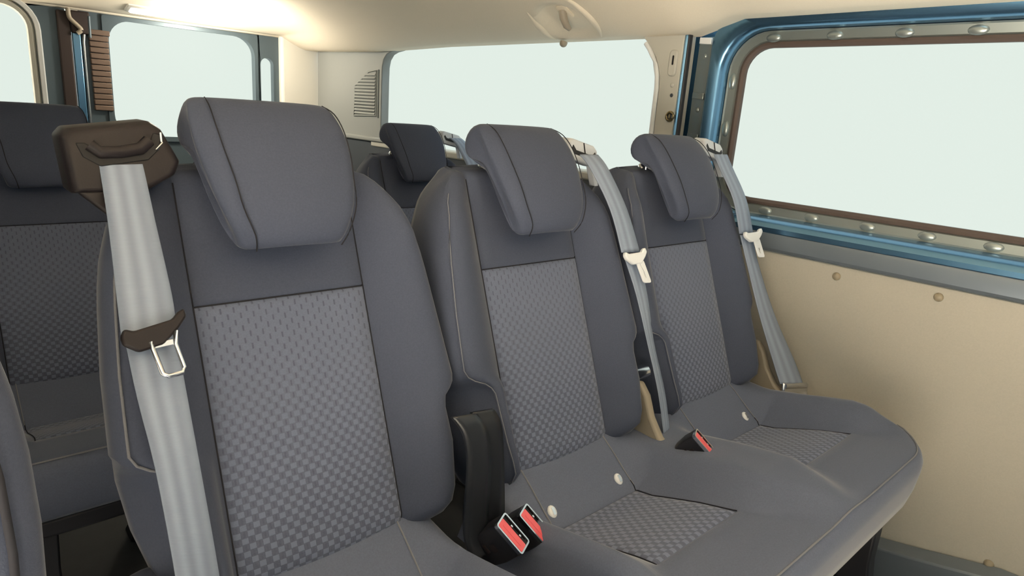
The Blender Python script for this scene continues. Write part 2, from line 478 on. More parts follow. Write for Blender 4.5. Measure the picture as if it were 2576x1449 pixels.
# the post between door and quarter window
box('post_core', (1.585, 0.985, -0.30), (1.632, 1.15, 0.34), M_BLUE, wall)
box('door_gap_channel', (1.570, 0.988, -0.28), (1.592, 1.030, 0.232), M_PRIMER, wall, bevel=0.002)
for z in (0.222, 0.085, -0.02):
    obox('channel_clip', (1.566, 1.008, z), (0.005, 0, 0), (0, 0.017, 0.001), (0, 0, 0.008), M_WHITE if z > 0.2 else M_PRIMER, wall, bevel=0.0015)
for z in (0.185, 0.05, -0.045):
    dome('weld_bump', (1.572, 1.008, z), (-1, 0, 0), 0.007, 0.006, M_PRIMER, wall)
loft('door_seal', [[(1.53 + 0.012 * math.cos(a), 1.037 + 0.009 * math.sin(a), z) for a in [i * math.pi / 5 for i in range(10)]] for z in (-0.30, 0.235)], M_BLUE, wall)
loft('door_seal_lip', [[(1.525 + 0.008 * math.cos(a), 1.029 + 0.0045 * math.sin(a), z) for a in [i * math.pi / 5 for i in range(10)]] for z in (-0.30, 0.235)], M_RUBBER, wall)

pillar = empty('trim_1', (1.53, 1.07, -0.3)); tag(pillar, 'pale grey pillar trim between the two far side windows', kind='structure')
QW = (1.118, 2.560, -0.150, 0.300, 0.085)
def quarter_edge(z):
    """front edge of the quarter window, curving forward at the top"""
    return 1.105 + 0.075 * max(0, (z - 0.10) / 0.135) ** 2.2
zz = [-0.32, -0.2, -0.1, 0.0, 0.05, 0.1, 0.13, 0.16, 0.18, 0.2, 0.215, 0.235, 0.25]
L_ = [(1.520, 1.044, z) for z in zz]; R2 = [(1.520, quarter_edge(z), z) for z in zz]
B_ = [(1.575, quarter_edge(z) + 0.004, z) for z in zz]; B2 = [(1.575, 1.044, z) for z in zz]
loft('pillar_cover', [[L_[i], R2[i], B_[i], B2[i]] for i in range(len(zz))], M_TRIM, pillar, bevel=0.003)
tube('edge_strip', [(1.519, quarter_edge(z) + 0.006, z) for z in zz if z < 0.235], 0.0065, M_WHITE, pillar, n=8)
tube('window_gasket', [(1.545, quarter_edge(z) + 0.020, z) for z in zz if z < 0.235], 0.007, M_RUBBER, pillar, n=8)
# slotted hanger cap, small screw hole, round bolt
prism('hanger_cap', rrect(1.055, 1.079, 0.130, 0.196, 0.010, 5), lambda a, b, d: (d, a, b), 1.513, 1.525, M_TRIM, pillar, bevel=0.003)
prism('hanger_slot', rrect(1.063, 1.068, 0.158, 0.182, 0.0024, 3), lambda a, b, d: (d, a, b), 1.5122, 1.518, M_SLOT, pillar)
dome('screw_plug', (1.520, 1.063, 0.108), (-1, 0, 0), 0.006, 0.003, M_TRIM, pillar)
dome('screw_plug', (1.520, 1.061, 0.082), (-1, 0, 0), 0.005, 0.002, M_LOWER, pillar)
bolt = tube('bolt_ring', [(1.517, 1.056 + 0.011 * math.cos(a), 0.028 + 0.011 * math.sin(a)) for a in [i * math.pi / 8 for i in range(16)]], 0.0035, M_BRASS, pillar, closed=True)
dome('bolt_head', (1.519, 1.056, 0.028), (-1, 0, 0), 0.0085, 0.003, M_LOWER, pillar)
box('bolt_slot', (1.5135, 1.0535, 0.022), (1.517, 1.0585, 0.034), M_BRASS, pillar, bevel=0.001)

win = empty('window_1', (1.57, 1.85, -0.15)); tag(win, 'far side rear quarter window behind the pillar', kind='structure')
box('window_pane', (1.588, 1.10, -0.17), (1.592, 2.60, 0.31), M_GLASS, win)
box('window_sill', (1.53, 1.09, -0.175), (1.60, 2.62, -0.148), M_TRIM, win, bevel=0.006)

# rear quarter panel with the vent grille, in front of the rear corner
trim2 = empty('trim_2', (1.55, 2.85, -0.2)); tag(trim2, 'pale rear quarter panel with a ribbed air vent', kind='structure')
inner = [(2.562, -0.16)] + [(2.562 - 0.0 + 0.0, -0.10), (2.562, 0.10), (2.560, 0.16)] + [(2.550, 0.19), (2.525, 0.212), (2.49, 0.222), (2.44, 0.228)]
poly = inner + [(2.44, 0.26), (3.16, 0.26), (3.16, -0.16)]
prism('panel_cover', poly, lambda a, b, d: (d, a, b), 1.545, 1.585, M_TRIM_UNLIT, trim2, bevel=0.004)
gp = [(2.789, -0.050), (2.600, -0.042), (2.600, 0.146), (2.668, 0.142), (2.789, 0.080)]
tube('vent_rim', [(1.544, a, b) for a, b in gp], 0.005, M_TRIM_UNLIT, trim2, closed=True)
tube('vent_ridge', [(1.543, 2.585, z) for z in (-0.05, 0.15)], 0.004, M_TRIM_UNLIT, trim2)
for i in range(13):
    z = -0.038 + i * 0.0138
    y1 = 2.785 if z < 0.078 else 2.785 - (z - 0.078) / 0.062 * 0.118
    obox('vent_slat', (1.5425, (2.606 + y1) / 2, z), (0.0035, 0, -0.003), (0, (y1 - 2.606) / 2, 0), (0.0022, 0, 0.0035), M_TRIM_UNLIT, trim2, bevel=0.0008)
box('panel_ledge', (1.525, 2.50, -0.155), (1.60, 3.16, -0.135), M_TRIM_UNLIT, trim2, bevel=0.006)

# rear wall: corner trim, header, two doors
rear = empty('wall_rear', (0.6, YR + 0.03, ZF)); tag(rear, 'rear end of the cabin around the two back doors', kind='structure')
box('corner_trim', (1.372, YR - 0.02, ZF), (1.60, YR + 0.05, 0.45), M_TRIMW, rear, bevel=0.012, segs=3)
box('header', (XL, YR, 0.278), (1.42, YR + 0.06, 0.46), M_LINER, rear, bevel=0.01)
box('corner_trim', (XL, YR - 0.02, ZF), (-0.18, YR + 0.05, 0.45), M_TRIMW, rear, bevel=0.012)

def plate_with_hole(name, outer, hole, y0, y1, mat, parent, hr):
    """flat plate in the x-z plane with one rounded opening"""
    o_ = rrect(*outer, 0.006); h_ = rrect(*hole, hr)
    R4 = [[(a, y0, b) for a, b in h_], [(a, y0, b) for a, b in o_], [(a, y1, b) for a, b in o_], [(a, y1, b) for a, b in h_], [(a, y0, b) for a, b in h_]]
    return loft(name, R4, mat, parent, caps=(False, False), bevel=0.004, sharp=30)

d2 = empty('door_2', (0.95, YR + 0.03, ZF)); tag(d2, 'back door nearer the far wall, brown ribbed edge at its window', kind='structure')
plate_with_hole('door_frame', (0.566, 1.272, ZF + 0.02, 0.285), (0.660, 1.256, -0.20, 0.262), YR + 0.012, YR + 0.05, M_TEAL, d2, 0.085)
plate_with_hole('window_surround', (0.640, 1.270, -0.22, 0.276), (0.662, 1.254, -0.198, 0.260), YR + 0.002, YR + 0.014, M_TEAL, d2, 0.083)
box('window_pane', (0.63, YR + 0.036, -0.23), (1.275, YR + 0.040, 0.28), M_GLASS, d2)
plate_with_hole('hinge_post', (1.273, 1.374, ZF + 0.02, 0.285), (1.284, 1.346, -0.16, 0.180), YR + 0.012, YR + 0.05, M_TEAL, d2, 0.030)
box('window_pane', (1.276, YR + 0.036, -0.18), (1.356, YR + 0.040, 0.20), M_GLASS, d2)
# hinge side cut-out: the narrow opening beside the big window
for i in range(16):
    z = -0.10 + i * 0.0225
    h2 = max(0.0, z + 0.018 - 0.177)
    xe = 0.659 + (0.085 - math.sqrt(max(0, 0.085 ** 2 - h2 * h2)))
    if h2 > 0.052: continue
    box('edge_rib', (0.592, YR - 0.004, z), (xe, YR + 0.012, z + 0.0205), M_BROWNRIB, d2, bevel=0.003)
tube('edge_bead', [(0.574, YR + 0.004, -0.9), (0.574, YR + 0.004, 0.16), (0.580, YR + 0.004, 0.21), (0.60, YR + 0.004, 0.25)], 0.0055, M_CHROME, d2)
tube('latch_rod', [(0.596, YR - 0.002, 0.18), (0.597, YR - 0.002, 0.26)], 0.006, M_TEAL, d2)

d3 = empty('door_3', (0.1, YR + 0.03, ZF)); tag(d3, 'back door at the left edge of the picture with pale window seal', kind='structure')
plate_with_hole('door_frame', (-0.24, 0.520, ZF + 0.02, 0.285), (-0.15, 0.398, -0.20, 0.270), YR + 0.012, YR + 0.05, M_TEAL, d3, 0.085)
loft('window_seal', [[(a, YR + y, b) for a, b in rrect(-0.15 - o_, 0.398 + o_, -0.2 - o_, 0.270 + o_, 0.085 + o_)] for o_, y in ((-0.004, 0.03), (-0.002, 0.004), (0.010, 0.0), (0.018, 0.012))], M_TRIM, d3, caps=(False, False))
loft('seal_bead', [[(a, YR + y, b) for a, b in rrect(-0.15 - o_, 0.398 + o_, -0.2 - o_, 0.270 + o_, 0.085 + o_)] for o_, y in ((0.020, 0.012), (0.022, -0.004), (0.034, -0.006), (0.040, 0.012))], M_WHITE, d3, caps=(False, False))
box('window_pane', (-0.17, YR + 0.036, -0.22), (0.415, YR + 0.040, 0.28), M_GLASS, d3)
box('centre_seal', (0.490, YR - 0.002, -0.98), (0.534, YR + 0.02, 0.270), M_DKBROWN, d3, bevel=0.005)
box('closing_edge', (0.536, YR + 0.002, -0.98), (0.566, YR + 0.03, 0.20), M_BLUE, d3, bevel=0.004)
box('latch_body', (0.535, YR - 0.006, 0.19), (0.60, YR + 0.02, 0.275), M_DKBROWN, d3, bevel=0.006)
latch = tube('latch_hook', spline([(0.528, YR - 0.008, 0.28), (0.530, YR - 0.01, 0.25), (0.536, YR - 0.012, 0.238), (0.552, YR - 0.014, 0.222), (0.566, YR - 0.014, 0.205), (0.552, YR - 0.012, 0.19)], 5), 0.008, M_BRACKET, d3)

tag(box('front_blocker', (XL, -1.0, ZF), (XW + 0.05, -0.95, 0.02), M_LOWER), 'unseen dark wall added ahead of the seats to cut front light', kind='structure')  # unseen wall, added to block light from the front

# near side wall behind the open sliding door
wl = empty('wall_left', (XL - 0.03, 2.0, ZF)); tag(wl, 'near side wall behind the open sliding door', kind='structure')
box('lower_trim', (XL - 0.06, 0.56, ZF), (XL, 3.22, -0.12), M_LOWER, wl)
box('pillar', (XL - 0.06, 0.56, -0.12), (XL, 0.70, 0.46), M_TRIM, wl)
box('pillar', (XL - 0.06, 1.75, -0.12), (XL, 1.86, 0.46), M_TRIM, wl)
box('pillar', (XL - 0.06, 3.0, -0.12), (XL, 3.22, 0.46), M_TRIM, wl)
box('window_pane', (XL - 0.04, 1.86, -0.12), (XL - 0.035, 3.0, 0.28), M_DARKGLASS, wl)
box('header_rail', (XL - 0.06, -1.2, 0.26), (XL, 3.22, 0.46), M_LINER, wl)

sd = empty('shade_door', (XL - 0.10, 1.45, ZF)); tag(sd, 'unseen near sliding door, pushed back, added to shade the third row', kind='structure')  # unseen slid-back door, added to keep light off the third row
box('door_panel', (XL - 0.12, 0.78, ZF), (XL - 0.08, 2.05, -0.10), M_BLUE, sd)
box('door_panel', (XL - 0.12, 0.78, -0.10), (XL - 0.08, 0.95, 0.30), M_BLUE, sd)
box('door_panel', (XL - 0.12, 1.72, -0.10), (XL - 0.08, 2.05, 0.30), M_BLUE, sd)
box('window_pane', (XL - 0.105, 0.95, -0.10), (XL - 0.10, 1.72, 0.30), M_DARKGLASS, sd)

# sill trim low on the door
sill = tag(loft('trim_3', [[(1.548, y, z), (1.500, y - 0.01, z - 0.004), (1.496, y - 0.01, z - 0.10), (1.548, y, z - 0.10)] for y, z in ((0.50, -0.90), (0.30, -0.857), (0.14, -0.816), (-0.2, -0.80), (-0.7, -0.80))], M_GREYBLUE, bevel=0.004),
           'grey plastic step edge at the foot of the tan board', kind='structure')

# ceiling lamp on the rear header
lamp = empty('ceiling_lamp', (0.80, 3.08, 0.34)); tag(lamp, 'lit white ceiling lamp above the back doors', 'lamp')
def on_liner(x, y, d): return (x, y, ceil_z(x, y) - d)
loft('lamp_bezel', [[on_liner(0.795 + sx * s, 3.09 + sy * s2, d) for sx, sy in ((-1, -1), (1, -1), (1, 1), (-1, 1))] for s, s2, d in ((0.09, 0.035, -0.004), (0.088, 0.033, 0.006), (0.08, 0.026, 0.009))], M_TRIMW, lamp, bevel=0.003)
loft('lamp_lens', [[on_liner(0.795 + sx * s, 3.09 + sy * s2, d) for sx, sy in ((-1, -1), (1, -1), (1, 1), (-1, 1))] for s, s2, d in ((0.076, 0.023, 0.007), (0.074, 0.021, 0.013), (0.066, 0.014, 0.016))], M_LAMP, lamp, bevel=0.003)
ld = bpy.data.lights.new('lamp_bulb', 'POINT'); ld.energy = 8.5; ld.color = (1.0, 0.92, 0.76); ld.shadow_soft_size = 0.05
lo = bpy.data.objects.new('lamp_bulb', ld); COL.objects.link(lo); lo.parent = lamp
lo.location = (0.20, -0.14, -0.09)

# coat hook niche in the roof edge
niche = empty('coat_hook', (1.42, 1.38, 0.28)); tag(niche, 'beige coat hook in a rounded niche of the roof lining', 'hook')
def arc3(pts): return spline(pts, 8)
def at_c(x, y, d=0.004): return (x, y, ceil_z(x, y) - d)
for pts in ([(1.30, 1.335), (1.335, 1.285), (1.38, 1.268), (1.42, 1.268), (1.46, 1.282), (1.50, 1.308)], [(1.36, 1.475), (1.40, 1.482), (1.44, 1.486), (1.47, 1.488), (1.50, 1.486)]):
    P_ = spline([at_c(x, y, -0.003) for x, y in pts], 6)
    tube('niche_rim', P_, [0.003 + 0.008 * math.sin(math.pi * (i + 0.5) / len(P_)) for i in range(len(P_))], M_LINER, niche, n=12)
loft('hook_base', [[(1.405 + a * s, 1.368 + b * s, ceil_z(1.405 + a * s, 1.368 + b * s) - d) for a, b in rrect(-0.022, 0.022, -0.020, 0.020, 0.008, 4)] for s, d in ((1.0, -0.003), (1.0, 0.004), (0.85, 0.007))], M_LINER, niche, sharp=30)
tube('hook_peg', [at_c(1.395, 1.368, 0.004), at_c(1.40, 1.366, 0.022), at_c(1.412, 1.364, 0.034), at_c(1.425, 1.362, 0.036)], [0.012, 0.011, 0.010, 0.006], M_BRACKET, niche, n=10)
dome('roof_button', (1.505, 1.46, 0.222), (-0.3, 0, -1), 0.012, 0.012, M_BRACKET, niche)

# ------------------------------------------------------------------ seats
P0 = V(0, 0.667, -0.555); EV = V(0, 0.355, 0.935); EN = V(0, -0.935, 0.355)
SEAM = 0.112
W_OUT = [(-0.03, 0.130), (-0.021, 0.150), (-0.009, 0.176), (0.027, 0.193), (0.09, 0.203), (0.142, 0.200), (0.158, 0.204), (0.170, 0.219), (0.184, 0.222), (0.273, 0.213), (0.361, 0.204), (0.404, 0.196), (0.44, 0.184), (0.465, 0.168), (0.484, 0.150), (0.497, 0.134), (0.506, 0.126), (0.512, 0.124)]
W_LEFT = [(-0.03, 0.122), (-0.02, 0.132), (0.0, 0.142), (0.06, 0.152), (0.140, 0.160), (0.155, 0.170), (0.170, 0.208), (0.185, 0.217)] + [t for t in W_OUT if t[0] > 0.2]
W_BACK = [(-0.03, 0.130), (-0.015, 0.165), (0.03, 0.185), (0.09, 0.200), (0.15, 0.207), (0.27, 0.205), (0.36, 0.196), (0.42, 0.182), (0.465, 0.160), (0.49, 0.140), (0.512, 0.124)]

def back_pt(cx, u, v, n): return V(cx, 0, 0) + P0 + V(u, 0, 0) + EV * v + EN * n
def crown_v(u, v): return v + 0.008 * (1 - min(1.0, (u / 0.15) ** 2)) * sstep(0.43, 0.51, v)

def bolster_n(f): return lerp_table(f, [(0, 0.0), (0.12, 0.010), (0.28, 0.022), (0.45, 0.031), (0.62, 0.036), (0.78, 0.036), (0.90, 0.030), (1.0, 0.018)])

VROWS = [-0.030, -0.026, -0.018, -0.006, 0.01, 0.03, 0.06, 0.09, 0.12, 0.14, 0.150, 0.158, 0.166, 0.174, 0.185, 0.21, 0.24, 0.27, 0.30, 0.322, 0.330, 0.333, 0.336, 0.345, 0.37, 0.40, 0.42, 0.44, 0.455, 0.468, 0.480, 0.490, 0.498, 0.505, 0.510]
BF = [0.12, 0.28, 0.45, 0.62, 0.78, 0.90, 1.0]
CU = [-SEAM, -SEAM + 0.004, -0.085, -0.055, -0.028, 0, 0.028, 0.055, 0.085, SEAM - 0.004, SEAM]

def build_back(cx, root, nearest=False):
    rows, vidx = [], []
    for v in VROWS:
        amp = sstep(0.505, 0.40, v) * sstep(-0.03, 0.02, v) * 0.9 + 0.1
        top = -0.040 * sstep(0.482, 0.512, v) ** 1.4
        bot = -0.030 * sstep(0.004, -0.030, v)
        base = top + bot
        wl_, wr_, wb_ = lerp_table(v, W_LEFT), lerp_table(v, W_OUT), lerp_table(v, W_BACK)
        hgroove = -0.004 if abs(v - 0.333) < 0.001 else 0.0
        loop = []
        # left side from the back round to the front, then to the right
        loop += [(-wb_ + 0.03, -0.105), (-wb_ + 0.006, -0.094), (-wb_, -0.075), (-max(wb_, wl_) + 0.002 if v > 0.18 else -wb_, -0.035)]
        for f in reversed(BF): loop.append((-(SEAM + 0.005 + (wl_ - SEAM - 0.005) * f), base + bolster_n(f) * amp))
        loop.append((-SEAM - 0.005, base))
        for u in CU:
            n = base + 0.006 * (1 - (u / SEAM) ** 2) * sstep(0.36, 0.1, v)
            if abs(abs(u) - SEAM) < 1e-6: n = base - 0.005
            else: n += hgroove
            loop.append((u, n))
        loop.append((SEAM + 0.005, base))
        for f in BF: loop.append((SEAM + 0.005 + (wr_ - SEAM - 0.005) * f, base + bolster_n(f) * amp))
        loop += [(max(wb_, wr_) - 0.002, -0.035), (wb_, -0.075), (wb_ - 0.006, -0.094), (wb_ - 0.03, -0.105)]
        back_in = 0.03 * sstep(0.48, 0.512, v)
        loop = [(u, n + (back_in if n <= -0.07 else 0)) for u, n in loop]
        rows.append([back_pt(cx, u, crown_v(u, v), n) for u, n in loop]); vidx.append(loop)
    n = len(rows[0])
    c0 = 4 + 7 + 1; c1 = c0 + len(CU) - 1
    r1 = VROWS.index(0.333)
    vs = [p for r in rows for p in r]
    fm, fp = [], []
    for i in range(len(rows) - 1):
        for k in range(n):
            q = (i * n + k, i * n + (k + 1) % n, (i + 1) * n + (k + 1) % n, (i + 1) * n + k)
            (fp if (c0 <= k < c1 and i < r1) else fm).append(q)
    fm.append(tuple(range(n))); fm.append(tuple((len(rows) - 1) * n + k for k in range(n)))
    def used(fs):
        ids = sorted({i for f in fs for i in f}); mp = {a: b for b, a in enumerate(ids)}
        return [vs[i] for i in ids], [tuple(mp[i] for i in f) for f in fs], ids
    v1, f1, _ = used(fm)
    back = obj('backrest', v1, f1, M_FABRIC, root, sharp=65)
    v2, f2, ids = used(fp)
    uvs = [(vidx[i // n][i % n][0] + 0.2, VROWS[i // n]) for i in ids]
    obj('centre_panel', v2, f2, M_PATTERN, root, uv=uvs, sharp=80)
    # seams along the centre panel and the stitched edge of each side wing
    for s, k in ((-1, c0), (1, c1)):
        tube('panel_seam', [rows[i][k] + EN * 0.0008 for i in range(3, len(rows) - 4)], 0.0010, M_SEAM, back, n=6)
    tube('panel_seam', [rows[r1][k] + EN * 0.0012 for k in range(c0, c1 + 1)], 0.0010, M_SEAM, back, n=6)
    kl = 4 + 1
    for k in (kl,):
        tube('wing_stitch', [rows[i][k] + EN * 0.0012 for i in range(2, len(rows) - 6)], 0.0016, M_STITCH if nearest else M_FABRIC, back, n=6)
        if not nearest:
            tube('wing_thread', [rows[i][k] + EN * 0.003 for i in range(2, len(rows) - 6)], 0.0007, M_STITCH, back, n=5)
    return back

HPROF = [(0.060, 0.372), (0.078, 0.388), (0.083, 0.42), (0.080, 0.455), (0.073, 0.49), (0.062, 0.525), (0.047, 0.552), (0.025, 0.570), (0.002, 0.574), (-0.016, 0.566), (-0.024, 0.550), (-0.022, 0.532), (-0.010, 0.520), (0.012, 0.512), (0.026, 0.498), (0.034, 0.47), (0.036, 0.44), (0.040, 0.405), (0.047, 0.380)]
def build_headrest(cx, root, dv=0.0, w=0.098, scale=1.0):
    cn, cv = 0.04, 0.47
    st = [(-1.0, 0.50), (-0.985, 0.68), (-0.95, 0.83), (-0.89, 0.93), (-0.80, 0.985), (-0.5, 1.0), (0, 1.0), (0.5, 1.0), (0.80, 0.985), (0.89, 0.93), (0.95, 0.83), (0.985, 0.68), (1.0, 0.50)]
    rings_ = []
    for s, k in st:
        ring = []
        for n_, v_ in HPROF:
            taper = 1.0 - 0.13 * sstep(0.52, 0.40, v_) - 0.20 * sstep(0.42, 0.365, v_) - 0.07 * sstep(0.54, 0.575, v_)
            crown = -0.012 * (s * s) * (1 if n_ > 0.045 else 0)
            kk = 1 - (1 - k) * 0.55
            ring.append(back_pt(cx, s * w * taper, cv + (v_ - cv) * (1 - (1 - k) * 0.30) + dv, cn + (n_ - cn) * kk + crown))
        rings_.append(ring)
    h = loft('headrest', rings_, M_FABRIC, root, sub=1, sharp=180)
    for s in (-0.74, 0.93):
        pts = []
        for n_, v_ in HPROF[0:8]:
            taper = 1.0 - 0.13 * sstep(0.52, 0.40, v_) - 0.20 * sstep(0.42, 0.365, v_) - 0.07 * sstep(0.54, 0.575, v_)
            pts.append(back_pt(cx, s * w * taper, cv + (v_ - cv) * 0.985 + dv, cn + (n_ - cn) * 0.97 - 0.012 * s * s + 0.002))
        tube('headrest_seam', spline(pts, 4), 0.0008, M_SEAM, h, n=6)
    for s in (-1, 1):
        tube('headrest_post', [back_pt(cx, s * 0.055, 0.535 + dv, 0.0), back_pt(cx, s * 0.055, 0.48, -0.022)], 0.0055, M_CHROME, h)
        dome('post_guide', back_pt(cx, s * 0.055, 0.508, -0.020), EV, 0.011, 0.010, M_CHROME if s < 0 else M_BLACK, root)
    return h

def cushion_mesh(x0, x1, centres, root, rl, rr, ybk=0.70, yfr=0.255):
    """upholstered cushion over one or two places, with raised side wings"""
    xs = set()
    N = int((x1 - x0) / 0.012)
    xs = [x0 + (x1 - x0) * i / N for i in range(N + 1)]
    for c in centres:
        for d in (-0.105, -0.100, 0.100, 0.105): xs.append(c + d)
    xs = sorted(set(round(x, 5) for x in xs))
    ts = [ybk, 0.685, 0.667, 0.65, 0.63, 0.612, 0.598, 0.590, 0.585, 0.580, 0.57, 0.55, 0.52, 0.49, 0.46, 0.43, 0.405, 0.400, 0.395, 0.38, 0.36, 0.34, 0.32, 0.305, 0.295, 0.286, 0.279, 0.273, 0.269]
    ZC = [(0.269, -0.556), (0.273, -0.552), (0.279, -0.549), (0.29, -0.547), (0.32, -0.550), (0.36, -0.556), (0.40, -0.563), (0.45, -0.576), (0.50, -0.594), (0.55, -0.613), (0.585, -0.620), (0.61, -0.602), (0.64, -0.578), (0.667, -0.557), (0.70, -0.54)]
    ZW = [(0.269, -0.556), (0.273, -0.550), (0.279, -0.545), (0.29, -0.538), (0.31, -0.532), (0.34, -0.526), (0.40, -0.526), (0.48, -0.538), (0.55, -0.553), (0.62, -0.568), (0.70, -0.565)]
    def dseam(y): return 0.100 + 0.05 * sstep(0.42, 0.28, y)
    def base(x, y):
        d = min(abs(x - c) for c in centres)
        w = sstep(dseam(y), dseam(y) + 0.075, d)
        z = lerp_table(y, ZC) * (1 - w) + lerp_table(y, ZW) * w
        if abs(y - 0.585) < 0.003 and d < 0.106: z -= 0.004
        if abs(y - 0.400) < 0.003 and d < 0.106: z -= 0.003
        if 0.0985 < d < 0.1065 and 0.40 < y < 0.585: z -= 0.003
        el = 0.035
        drop = 0.0
        for e in (x - x0, x1 - x):
            if e < el: drop += el - math.sqrt(max(0, el * el - (el - e) ** 2))
        return z - drop
    def yshift(x):
        s = 0
        for e, r in ((x - x0, rl), (x1 - x, rr)):
            if r and e < r: s += r - math.sqrt(max(0, r * r - (r - e) ** 2))
        return s
    rows = []
    for y in ts:
        f = sstep(0.55, 0.269, y)
        rows.append([V(x, y + yshift(x) * f, base(x, y)) for x in xs])
    last = rows[-1]
    for dy, dz in ((-0.004, -0.010), (-0.004, -0.025), (0.0, -0.06), (0.008, -0.095), (0.03, -0.115), (0.2, -0.125), (0.43, -0.125)):
        rows.append([V(p.x, p.y + dy, p.z + dz) if dz > -0.1 else V(p.x, p.y + dy, -0.555 + dz) for p in last])
    nxx = len(xs)
    vs = [p for r in rows for p in r]
    fm, fi = [], {c: [] for c in centres}
    for j in range(len(rows) - 1):
        for i in range(nxx - 1):
            q = (j * nxx + i, j * nxx + i + 1, (j + 1) * nxx + i + 1, (j + 1) * nxx + i)
            xc = (xs[i] + xs[i + 1]) / 2
            put = False
            if j < len(ts) - 1:
                yc = (ts[j] + ts[j + 1]) / 2
                for c in centres:
                    if abs(xc - c) < 0.1025 and 0.400 < yc < 0.585: fi[c].append(q); put = True
            if not put: fm.append(q)
    # side skirts and back
    for i in (0, nxx - 1):
        fm.append(tuple(j * nxx + i for j in range(len(rows))))
    fm.append(tuple(range(nxx)) + tuple((len(rows) - 1) * nxx + i for i in reversed(range(nxx))))
    def used(f_):
        ids = sorted({i for f in f_ for i in f}); mp = {a: b for b, a in enumerate(ids)}
        return [vs[i] for i in ids], [tuple(mp[i] for i in f) for f in f_]
    v1, f1 = used(fm)
    cu = obj('cushion', v1, f1, M_FABRIC_LIT, root, sharp=70)
    for c in centres:
        v2, f2 = used(fi[c])
        obj('cushion_panel', v2, f2, M_PATTERN_S, root, uv=[(p.x, p.y) for p in v2], sharp=80)
    k = ts.index(0.279)
    tube('front_stitch', [p + V(0, -0.0005, 0.0012) for p in rows[k]][2:-2], 0.0016, M_STITCH, cu, n=6)
    for c in centres:
        for sd, dx in ((-1, -0.1025), (1, 0.1025)):
            sg = 1 if dx > 0 else -1
            tube('cushion_seam', [V(c + sg * (dseam(y) + 0.002), y, base(c + sg * (dseam(y) + 0.002), y) + 0.0015) for y in ts if 0.396 < y < 0.60], 0.0009, M_SEAM, cu, n=6)
            tube('apron_stitch', [V(c + dx, y, base(c + dx, y) + 0.0015) for y in (0.672, 0.65, 0.63, 0.612, 0.598, 0.59)], 0.0012, M_STITCH, cu, n=5)
    return cu, base

def isofix(c, root, base, offs):
    for dx in offs:
        x, y = c + dx, 0.607
        z = base(x, y)
        g = dome('anchor_tag', (x, y, z + 0.001), (0, -0.8, 0.7), 0.0085, 0.004, M_WHITE, root, squash=1.25)
        vs, fs = box_data((x, y - 0.0025, z + 0.004), (0.0025, 0, 0), (0, 0.004, 0.0045), (0, -0.001, 0.0009))
        obj('tag_slot', vs, fs, M_CHROME, g)

def legs(x0, x1, root):
    for x in (x0 + 0.10, x1 - 0.12):
        for y in (0.34, 0.62):
            loft('leg', [[(x + sx * w, y + sy * 0.03 + o_, z) for sx, sy in ((-1, -1), (1, -1), (1, 1), (-1, 1))] for z, w, o_ in ((-0.66, 0.022, 0.0), (-0.80, 0.018, 0.0), (-0.97, 0.022, -0.02), (ZF, 0.035, -0.02))], M_BLACK, root, bevel=0.004)
    box('base_frame', (x0 + 0.05, 0.30, -0.705), (x1 - 0.05, 0.68, -0.670), M_BLACK, root, bevel=0.006)

def bracket(name, xc, root, side):
    """curved plastic recliner cover beside the backrest foot"""
    prof = [(0.672, -0.470), (0.652, -0.492), (0.636, -0.530), (0.612, -0.562), (0.575, -0.585), (0.575, -0.64), (0.70, -0.64), (0.70, -0.48)]
    return prism(name, prof, lambda a, b, d: (xc + d, a, b), -0.009, 0.009, M_TINT, root, bevel=0.006, segs=3)

# nearest single seat
XN, XM, XF = 0.340, 0.780, 1.224
s1 = empty('passenger_seat', (XN, 0.5, ZF))
tag(s1, 'nearest single charcoal seat, belt housing on its left shoulder', 'seat', 'second row seats')
build_back(XN, s1, True); build_headrest(XN, s1, 0.012, 0.098)
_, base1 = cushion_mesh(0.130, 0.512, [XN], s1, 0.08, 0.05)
legs(0.130, 0.512, s1)
box('side_bolster', (0.108, 0.60, -0.68), (0.192, 0.765, -0.535), M_FABRIC, s1, bevel=0.036, segs=5)

# double bench by the far wall
s2 = empty('bench_seat', (1.0, 0.5, ZF))
tag(s2, 'double charcoal bench seat standing against the tan board', 'seat', 'second row seats')
for c in (XM, XF):
    build_back(c, s2); build_headrest(c, s2)
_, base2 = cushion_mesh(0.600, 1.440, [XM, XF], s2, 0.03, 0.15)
isofix(XM, s2, base2, (-0.088, 0.078)); isofix(XF, s2, base2, (0.076,))
legs(0.60, 1.44, s2)
bracket('recliner_cover', 0.985, s2, 1); bracket('recliner_cover', 1.440, s2, 1)
tube('recliner_shaft', [(0.975, 0.70, -0.47), (1.03, 0.70, -0.47)], 0.016, M_CHROME, s2, n=12)

# ---- third row: three single seats of the same make
def third(cx, label):
    r = empty('rear_seat', (XN, 0.5, ZF))
    tag(r, label, 'seat', 'third row seats')
    return r
t1 = third(XN, 'shaded third-row seat seen in the gap left of the nearest seat')
build_back(XN, t1); build_headrest(XN, t1, 0.025)
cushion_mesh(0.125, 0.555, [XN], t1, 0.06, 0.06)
legs(0.125, 0.555, t1)
DY3, DZ3 = 0.925, -0.055
t2 = copy_tree(t1); t2['label'] = 'third-row seat almost hidden behind the nearest headrest'
t3 = copy_tree(t1); t3['label'] = 'third-row seat showing its headrest between the nearest and middle headrests'
for t, x in ((t1, 0.212), (t2, 0.690), (t3, 1.178)):
    t.location = (x, 0.5 + DY3, ZF + Z0 + DZ3)
for t in (t1, t2, t3):
    # seat height: the legs are shorter in the third row
    for ch in t.children:
        if ch.name.startswith('leg'): ch.scale.z = 1 - 0.055 / 0.34; ch.location.z = 0.055 * 1.0

